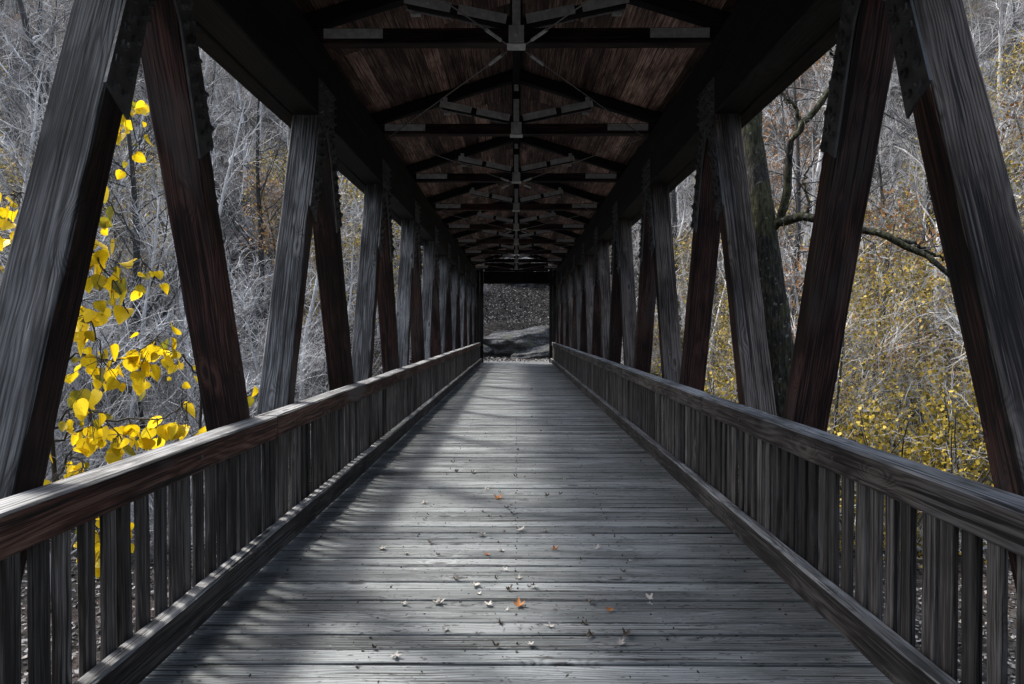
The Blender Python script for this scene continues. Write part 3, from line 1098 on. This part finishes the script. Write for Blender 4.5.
# the mossy tree with long limbs close to the right side
def pix(x, y, Y):
    return np.array([(x - 516.6) / 683 * Y, Y, 1.5 - (y - 330) / 683 * Y])


def refine(pts, n, jit, r):
    pts = np.array(pts); t = np.linspace(0, len(pts) - 1, n)
    i = np.minimum(t.astype(int), len(pts) - 2); f = (t - i)[:, None]
    p0 = pts[np.maximum(i - 1, 0)]; p1 = pts[i]; p2 = pts[i + 1]; p3 = pts[np.minimum(i + 2, len(pts) - 1)]
    c = 0.5 * ((2 * p1) + (-p0 + p2) * f + (2 * p0 - 5 * p1 + 4 * p2 - p3) * f ** 2 + (-p0 + 3 * p1 - 3 * p2 + p3) * f ** 3)
    return c + r.normal(0, jit, c.shape) * (np.arange(n) > 0)[:, None]


r = np.random.default_rng(31)
mt = empty('mossy_tree', (4.02, 10.2, float(ground_h(4.02, 10.2))))
tag(mt, 'dark mossy tree trunk with long crooked limbs rising beside the right railing', 'tree')
base = np.array(mt.location)
tp = [base + (0, 0, -.4), np.array([4.02, 10.2, -1.0]), pix(784, 400, 10.2), pix(772, 300, 10.2), pix(760, 215, 10.2), pix(748, 130, 10.3), pix(738, 20, 10.5), pix(722, -120, 10.8), pix(715, -260, 11)]
tpt = refine(tp, 40, 0.012, r) - base
V, F = tubes([(tpt, np.linspace(.27, .12, 40) * (1 + r.normal(0, .03, 40)))], 14)
trunk = np_mesh('trunk', V, F, M['moss'], mt, smooth=True)
limbs = [
    ([pix(764, 236, 10.2), pix(782, 222, 10.0), pix(812, 218, 9.7), pix(850, 227, 9.4), pix(888, 238, 9.1), pix(922, 256, 8.9), pix(958, 283, 8.7), pix(1000, 300, 8.6)], .075, .022),
    ([pix(778, 224, 10.05), pix(785, 190, 9.9), pix(788, 150, 9.8), pix(800, 128, 9.7), pix(822, 100, 9.6), pix(836, 66, 9.5), pix(850, 20, 9.4), pix(880, -60, 9.3)], .065, .025),
    ([pix(802, 126, 9.7), pix(792, 108, 9.7), pix(780, 96, 9.8), pix(765, 80, 9.9)], .03, .012),
    ([pix(806, 219, 9.75), pix(806, 200, 9.8), pix(803, 180, 9.9), pix(812, 160, 10)], .026, .01),
    ([pix(895, 240, 9.08), pix(915, 246, 9.3), pix(938, 258, 9.5), pix(965, 262, 9.7)], .028, .01),
    ([pix(836, 66, 9.5), pix(826, 50, 9.4), pix(832, 30, 9.3), pix(820, 5, 9.2)], .03, .012),
    ([pix(752, 160, 10.25), pix(735, 140, 10.6), pix(712, 128, 11), pix(690, 95, 11.4)], .05, .015),
]
lb = []
for pts, r0, r1 in limbs:
    c = refine(pts, 26, 0.014, r) - base
    lb.append((c, np.linspace(r0, r1, 26) * (1 + r.normal(0, .05, 26))))
V, F = tubes(lb, 8)
np_mesh('limbs', V, F, M['moss'], mt, smooth=True)
tw = []
for c, rr in lb:
    for q in range(7):
        i = r.integers(6, 25)
        e, _ = wander(r, c[i], r.normal(0, .7, 3) + np.array([.1, 0, .25]), r.uniform(.4, 1.3), 6, .2, 0.02)
        tw.append((e, np.linspace(.010, .003, 7)))
        for w in range(3):
            k = r.integers(1, 6)
            e2, _ = wander(r, e[k], (e[k] - e[k - 1]) * 6 + r.normal(0, .6, 3), r.uniform(.2, .6), 3, .2, 0)
            tw.append((e2, np.linspace(.006, .0025, 4)))
V, F = tubes(tw, 3)
np_mesh('twigs', V, F, M['dark_bark'], mt, smooth=True)

# yellow heart-leaved saplings beside the left railing
HEART = [(0, 0.02), (0.16, -0.08), (0.36, -0.04), (0.50, 0.16), (0.49, 0.40), (0.36, 0.64), (0.17, 0.86), (0, 1.02)]


def heart_leaves(r, spots, size):
    V, F, R = [], [], []
    for (c, ax) in spots:
        s = size * r.uniform(.4, 1.2)
        a = np.array(ax) + r.normal(0, .5, 3); a /= np.linalg.norm(a)
        n = np.array([.25, -.50, .7]) + r.normal(0, .6, 3); n -= n.dot(a) * a; n /= np.linalg.norm(n)
        b = np.cross(n, a)
        fold = r.uniform(.05, .7); curl = r.uniform(-.35, .5)
        i = len(V); val = r.random()
        rows = []
        for (px, py) in HEART:
            zz = -curl * py * py
            V.append(c + s * (a * py + n * zz)); R.append(val)
            V.append(c + s * (a * py + b * px * .5 + n * (zz + fold * px * .5))); R.append(min(1, val + .05))
            V.append(c + s * (a * py + b * px + n * (zz + fold * px - .1 * px * px))); R.append(val)
            V.append(c + s * (a * py - b * px * .5 + n * (zz + fold * px * .5))); R.append(max(0, val - .05))
            V.append(c + s * (a * py - b * px + n * (zz + fold * px - .1 * px * px))); R.append(val)
        for k in range(len(HEART) - 1):
            o = i + k * 5; p = o + 5
            F += [(o, o + 1, p + 1, p), (o + 1, o + 2, p + 2, p + 1), (o + 3, o, p, p + 3), (o + 4, o + 3, p + 3, p + 4)]
    return np.array(V), np.array(F), np.array(R)


def heart_tree(seed, x, y, label, branches, nleaf, size):
    r = np.random.default_rng(seed)
    z0 = float(ground_h(x, y))
    root = empty('yellow_leaved_sapling', (x, y, z0))
    base = np.array([x, y, z0])
    tag(root, label, 'sapling')
    tr = refine([base + (0, 0, -.3), base + (0.03, 0.0, 1.5), base + (-.05, .05, 3), base + (.02, 0, 5.0), base + (.05, .1, 6.6)], 24, .01, r) - base
    V, F = tubes([(tr, np.linspace(.035, .008, 24))], 7)
    np_mesh('trunk', V, F, M['dark_bark'], root, smooth=True)
    bl, spots = [], []
    for pts in branches:
        c = refine([np.array(p, float) for p in pts], 18, .012, r) - base
        bl.append((c, np.linspace(.012, .004, 18)))
        hubs = r.integers(4, 18, max(3, nleaf // 5))
        for q in range(nleaf):
            i = hubs[q % len(hubs)]
            st = r.normal(0, .09, 3); st[2] -= .07 + .02 * (q % 5)
            e = c[i] + st
            bl.append((np.array([c[i], (c[i] + e) / 2 + (0, 0, .01), e]), np.array([.0034, .0026, .0022])))
            spots.append((e, (r.normal(0, .3), r.normal(0, .3), -1.0)))
    V, F = tubes(bl, 4)
    br = np_mesh('branches', V, F, M['dark_bark'], root, smooth=True)
    V, F, R = heart_leaves(r, spots, size)
    np_mesh('foliage', V, F, M['leaf_yellow'], br, rnd=R, smooth=True)
    return root


heart_tree(61, -3.75, 5.5, 'sapling with large bright yellow heart shaped leaves beside the nearest left posts',
           [[(-3.72, 5.5, 3.1), (-3.45, 5.5, 3.5), (-3.2, 5.55, 3.45), (-3.1, 5.6, 3.0)],
            [(-3.74, 5.5, 2.4), (-3.5, 5.5, 2.6), (-3.2, 5.5, 2.45), (-2.98, 5.5, 2.0)],
            [(-3.74, 5.5, 2.0), (-3.45, 5.4, 2.2), (-3.2, 5.35, 1.95), (-3.0, 5.3, 1.6)],
            [(-3.74, 5.5, 1.6), (-3.5, 5.4, 1.75), (-3.3, 5.3, 1.55), (-3.15, 5.2, 1.25)],
            [(-3.74, 5.5, 1.1), (-3.5, 5.4, 1.3), (-3.2, 5.5, 1.25), (-2.85, 5.5, 1.45)],
            [(-3.74, 5.5, 0.7), (-3.5, 5.4, 0.9), (-3.3, 5.4, 0.8), (-3.05, 5.4, 0.5)],
            [(-3.74, 5.5, 0.2), (-3.5, 5.3, 0.5), (-3.3, 5.2, 0.45), (-3.1, 5.1, 0.2)],
            [(-3.74, 5.5, 0.6), (-3.4, 5.6, 0.75), (-3.0, 5.7, 0.75), (-2.75, 5.75, 0.9)],
            [(-3.76, 5.5, 2.3), (-3.9, 5.5, 2.55), (-4.05, 5.45, 2.6), (-4.2, 5.4, 2.45)],
            [(-3.76, 5.5, -0.3), (-3.5, 5.3, 0.05), (-3.2, 5.2, 0.0), (-2.95, 5.1, -0.2)],
            ], 38, 0.12)
heart_tree(62, -3.9, 8.4, 'smaller yellow leaved sapling half hidden behind the second left posts',
           [[(-3.9, 8.4, 0.6), (-3.6, 8.3, 0.95), (-3.4, 8.2, 0.95), (-3.25, 8.1, 0.75)],
            [(-3.9, 8.4, 0.2), (-3.6, 8.3, 0.5), (-3.35, 8.3, 0.45), (-3.1, 8.3, 0.2)],
            [(-3.9, 8.4, 0.9), (-4.1, 8.3, 1.2), (-4.3, 8.2, 1.2), (-4.45, 8.1, 1.0)]], 22, 0.118)

# ------------------------------------------------------------------ boulders at the far end
def boulder(name, loc, size, seed, label, tilt=0.0, cuts=10):
    rr = np.random.default_rng(seed)
    import bmesh
    bm = bmesh.new()
    bmesh.ops.create_icosphere(bm, subdivisions=5, radius=1.0)
    planes = [(v / np.linalg.norm(v), rr.uniform(.62, .92)) for v in rr.normal(0, 1, (cuts, 3))]
    ph = rr.uniform(0, 6.28, 8)
    for v in bm.verts:
        p = np.array(v.co)
        for nrm, d in planes:
            e = p.dot(nrm) - d
            if e > 0:
                p = p - nrm * e * .88
        lay = 0.035 * math.sin((p[2] + .25 * p[0]) * 17 + ph[0] + math.sin(p[0] * 3 + ph[1]))
        p = p * (1 + lay + .03 * math.sin(p[0] * 7 + ph[2]) * math.sin(p[1] * 8 + ph[3]) + .035 * math.sin(p[0] * 13 + ph[4]) * math.sin(p[2] * 15 + ph[5]) + .018 * math.sin(p[0] * 31 + p[1] * 22 + ph[6]) * math.sin(p[2] * 37 + ph[7]) + rr.normal(0, .008))
        v.co = p * np.array(size)
    me = bpy.data.meshes.new(name)
    bm.to_mesh(me); bm.free()
    me.polygons.foreach_set('use_smooth', [True] * len(me.polygons))
    me.materials.append(M['rock'])
    o = link(bpy.data.objects.new(name, me))
    o.location = loc; o.rotation_euler = (0, tilt, 0)
    return tag(o, label, 'boulder')


boulder('boulder', (0.5, 37.9, 0.45), (2.7, 1.5, 1.42), 3, 'broad grey layered boulder directly beyond the far end of the deck', tilt=-0.03)
boulder('boulder', (1.2, 36.6, 0.12), (1.6, 0.8, 0.62), 9, 'low dark flat rock in front of the broad boulder', tilt=-0.2)
boulder('boulder', (-2.3, 38.0, 0.4), (1.3, 1.0, 0.8), 14, 'rounded grey boulder left of the broad boulder behind the portal')
boulder('boulder', (0.9, 44.5, 4.5), (2.6, 1.2, 0.7), 17, 'half buried rock ledge up the slope above the broad boulder', tilt=-0.25)

# ------------------------------------------------------------------ fallen leaves on the deck
LOBED = []
for k in range(24):
    t = k / 24 * 2 * math.pi
    LOBED.append((t, 0.5 * (0.72 + 0.28 * math.cos(5 * t)) * (1.0 + 0.25 * math.cos(t))))


def dry_leaf(seed, mat, size, curl):
    r = np.random.default_rng(seed)
    V = [(0, 0, 0.004)]; F = []
    for ring_ in (0.4, 0.75, 1.0):
        for (t, q) in LOBED:
            x = math.cos(t) * q * ring_; y = math.sin(t) * q * ring_ * .8
            z = curl * (2.6 * y * y + .9 * x * x) + .04 * math.sin(6 * x + seed) * ring_ + r.normal(0, .01)
            V.append((x * size, y * size, abs(z) * size + .003))
    n = len(LOBED)
    for k in range(n):
        F.append((0, 1 + k, 1 + (k + 1) % n))
    for q in range(2):
        for k in range(n):
            a = 1 + q * n + k; b = 1 + q * n + (k + 1) % n
            F.append((a, a + n, b + n, b))
    V.append((-.55 * size, 0.01 * size, .012)); V.append((-.95 * size, .06 * size, .006)); V.append((-.55 * size, .035 * size, .012))
    F.append((len(V) - 3, len(V) - 2, len(V) - 1))
    me = bpy.data.meshes.new('fallen_leaf')
    me.from_pydata(V, [], F); me.materials.append(mat)
    a = me.attributes.new('rnd', 'FLOAT', 'POINT'); a.data.foreach_set('value', [float(r.random())] * len(V))
    me.polygons.foreach_set('use_smooth', [True] * len(F))
    return me


M['dry_orange'] = leaf_mat('dry_orange_leaf', [(0, (0.34, 0.12, 0.03)), (1, (0.46, 0.19, 0.055))], 0.15)
M['dry_pale'] = leaf_mat('dry_pale_leaf', [(0, (0.30, 0.28, 0.26)), (1, (0.5, 0.48, 0.45))], 0.1)
M['dry_dark'] = leaf_mat('dry_dark_leaf', [(0, (0.03, 0.025, 0.02)), (1, (0.10, 0.075, 0.055))], 0.1)


def deck_at(px, py):
    Y = 1.5 * 683 / (py - 330)
    return ((px - 516.6 + 0.0) / 683 * Y, Y)


def leaf(px, py, mat, size, curl, label, group=None, mesh=None):
    me = mesh or dry_leaf(random.randrange(9999), M[mat], size, curl)
    o = link(bpy.data.objects.new('fallen_leaf', me))
    x, y = deck_at(px, py)
    o.location = (x, y, 0.003)
    o.rotation_euler = (random.uniform(-.1, .1), random.uniform(-.1, .1), random.uniform(0, 6.28))
    return tag(o, label, 'leaf', group)


leaf(498, 500, 'dry_orange', 0.105, .6, 'farthest orange leaf, lying on the deck centre line')
leaf(555, 552, 'dry_orange', 0.065, .9, 'small curled orange leaf on the deck, right of the centre line')
leaf(519, 609, 'dry_orange', 0.085, .7, 'orange leaf nearest the camera, touching a pale leaf on the deck')
leaf(611, 613, 'dry_orange', 0.06, .5, 'flat orange brown leaf rightmost of the orange leaves on the deck')
leaf(488, 557, 'dry_orange', 0.05, .4, 'tiny dull orange leaf among grey leaves left of the deck centre')
pale = [(507, 613), (437, 606), (402, 607), (393, 661), (652, 607), (632, 563), (519, 581), (481, 537), (406, 556), (423, 505), (487, 491), (558, 450), (569, 479), (531, 648), (446, 634), (520, 532), (545, 533), (381, 551), (415, 572), (502, 553)]
darkl = [(460, 606), (592, 638), (533, 588), (500, 494), (561, 496), (594, 495), (452, 463), (470, 462), (498, 545), (430, 545), (496, 581), (530, 590), (490, 519), (512, 515), (547, 498), (456, 473), (374, 531), (471, 391), (497, 650)]
rl_ = np.random.default_rng(21)
for k in range(34):
    py = 385 + 270 * rl_.random() ** 1.3
    darkl.append((516 + rl_.normal(0, 1) * (py - 330) * .28, py))
for k in range(14):
    py = 400 + 250 * rl_.random()
    pale.append((516 + rl_.normal(0, 1) * (py - 330) * .35, py))
pm = [dry_leaf(40 + k, M['dry_pale'], 0.072, .6) for k in range(5)]
dm = [dry_leaf(60 + k, M['dry_dark'], 0.066, 1.0) for k in range(5)]
for i, (px, py) in enumerate(pale):
    o = leaf(px, py, 'dry_pale', .07, .5, 'small pale grey dried leaf lying on the deck boards', 'pale dry leaves on the deck', pm[i % 5])
    k = random.uniform(.35, 1.15); o.scale = (k, k, k)
for i, (px, py) in enumerate(darkl):
    o = leaf(px, py, 'dry_dark', .07, .5, 'small dark brown crumpled leaf lying on the deck boards', 'dark dry leaves on the deck', dm[i % 5])
    k = random.uniform(.3, 1.1); o.scale = (k, k, k)

# specks of leaf crumbs over the boards
r = np.random.default_rng(9)
N = 4500
yy = 1.5 + 28 * r.random(N) ** 1.6
xx = np.clip(r.normal(0, .65, N), -1.5, 1.5)
c = np.stack([xx, yy, np.full(N, .006)], -1)
th = r.uniform(0, 6.28, N)
a = np.stack([np.cos(th), np.sin(th), r.uniform(0, .5, N)], -1); b = np.stack([-np.sin(th), np.cos(th), r.uniform(-.1, .4, N)], -1)
s = r.uniform(.004, .017, (N, 1))
V = np.stack([c, c + a * s * .6 + b * s * .4, c + a * s * 1.3, c + a * s * .6 - b * s * .3], 1).reshape(-1, 3)
tag(np_mesh('leaf_crumbs', V, np.arange(N * 4).reshape(N, 4), M['litter'], rnd=np.repeat(r.random(N) ** 2.2 * .85, 4)),
    'specks of broken leaf scattered over the deck', 'leaf debris', kind='stuff')
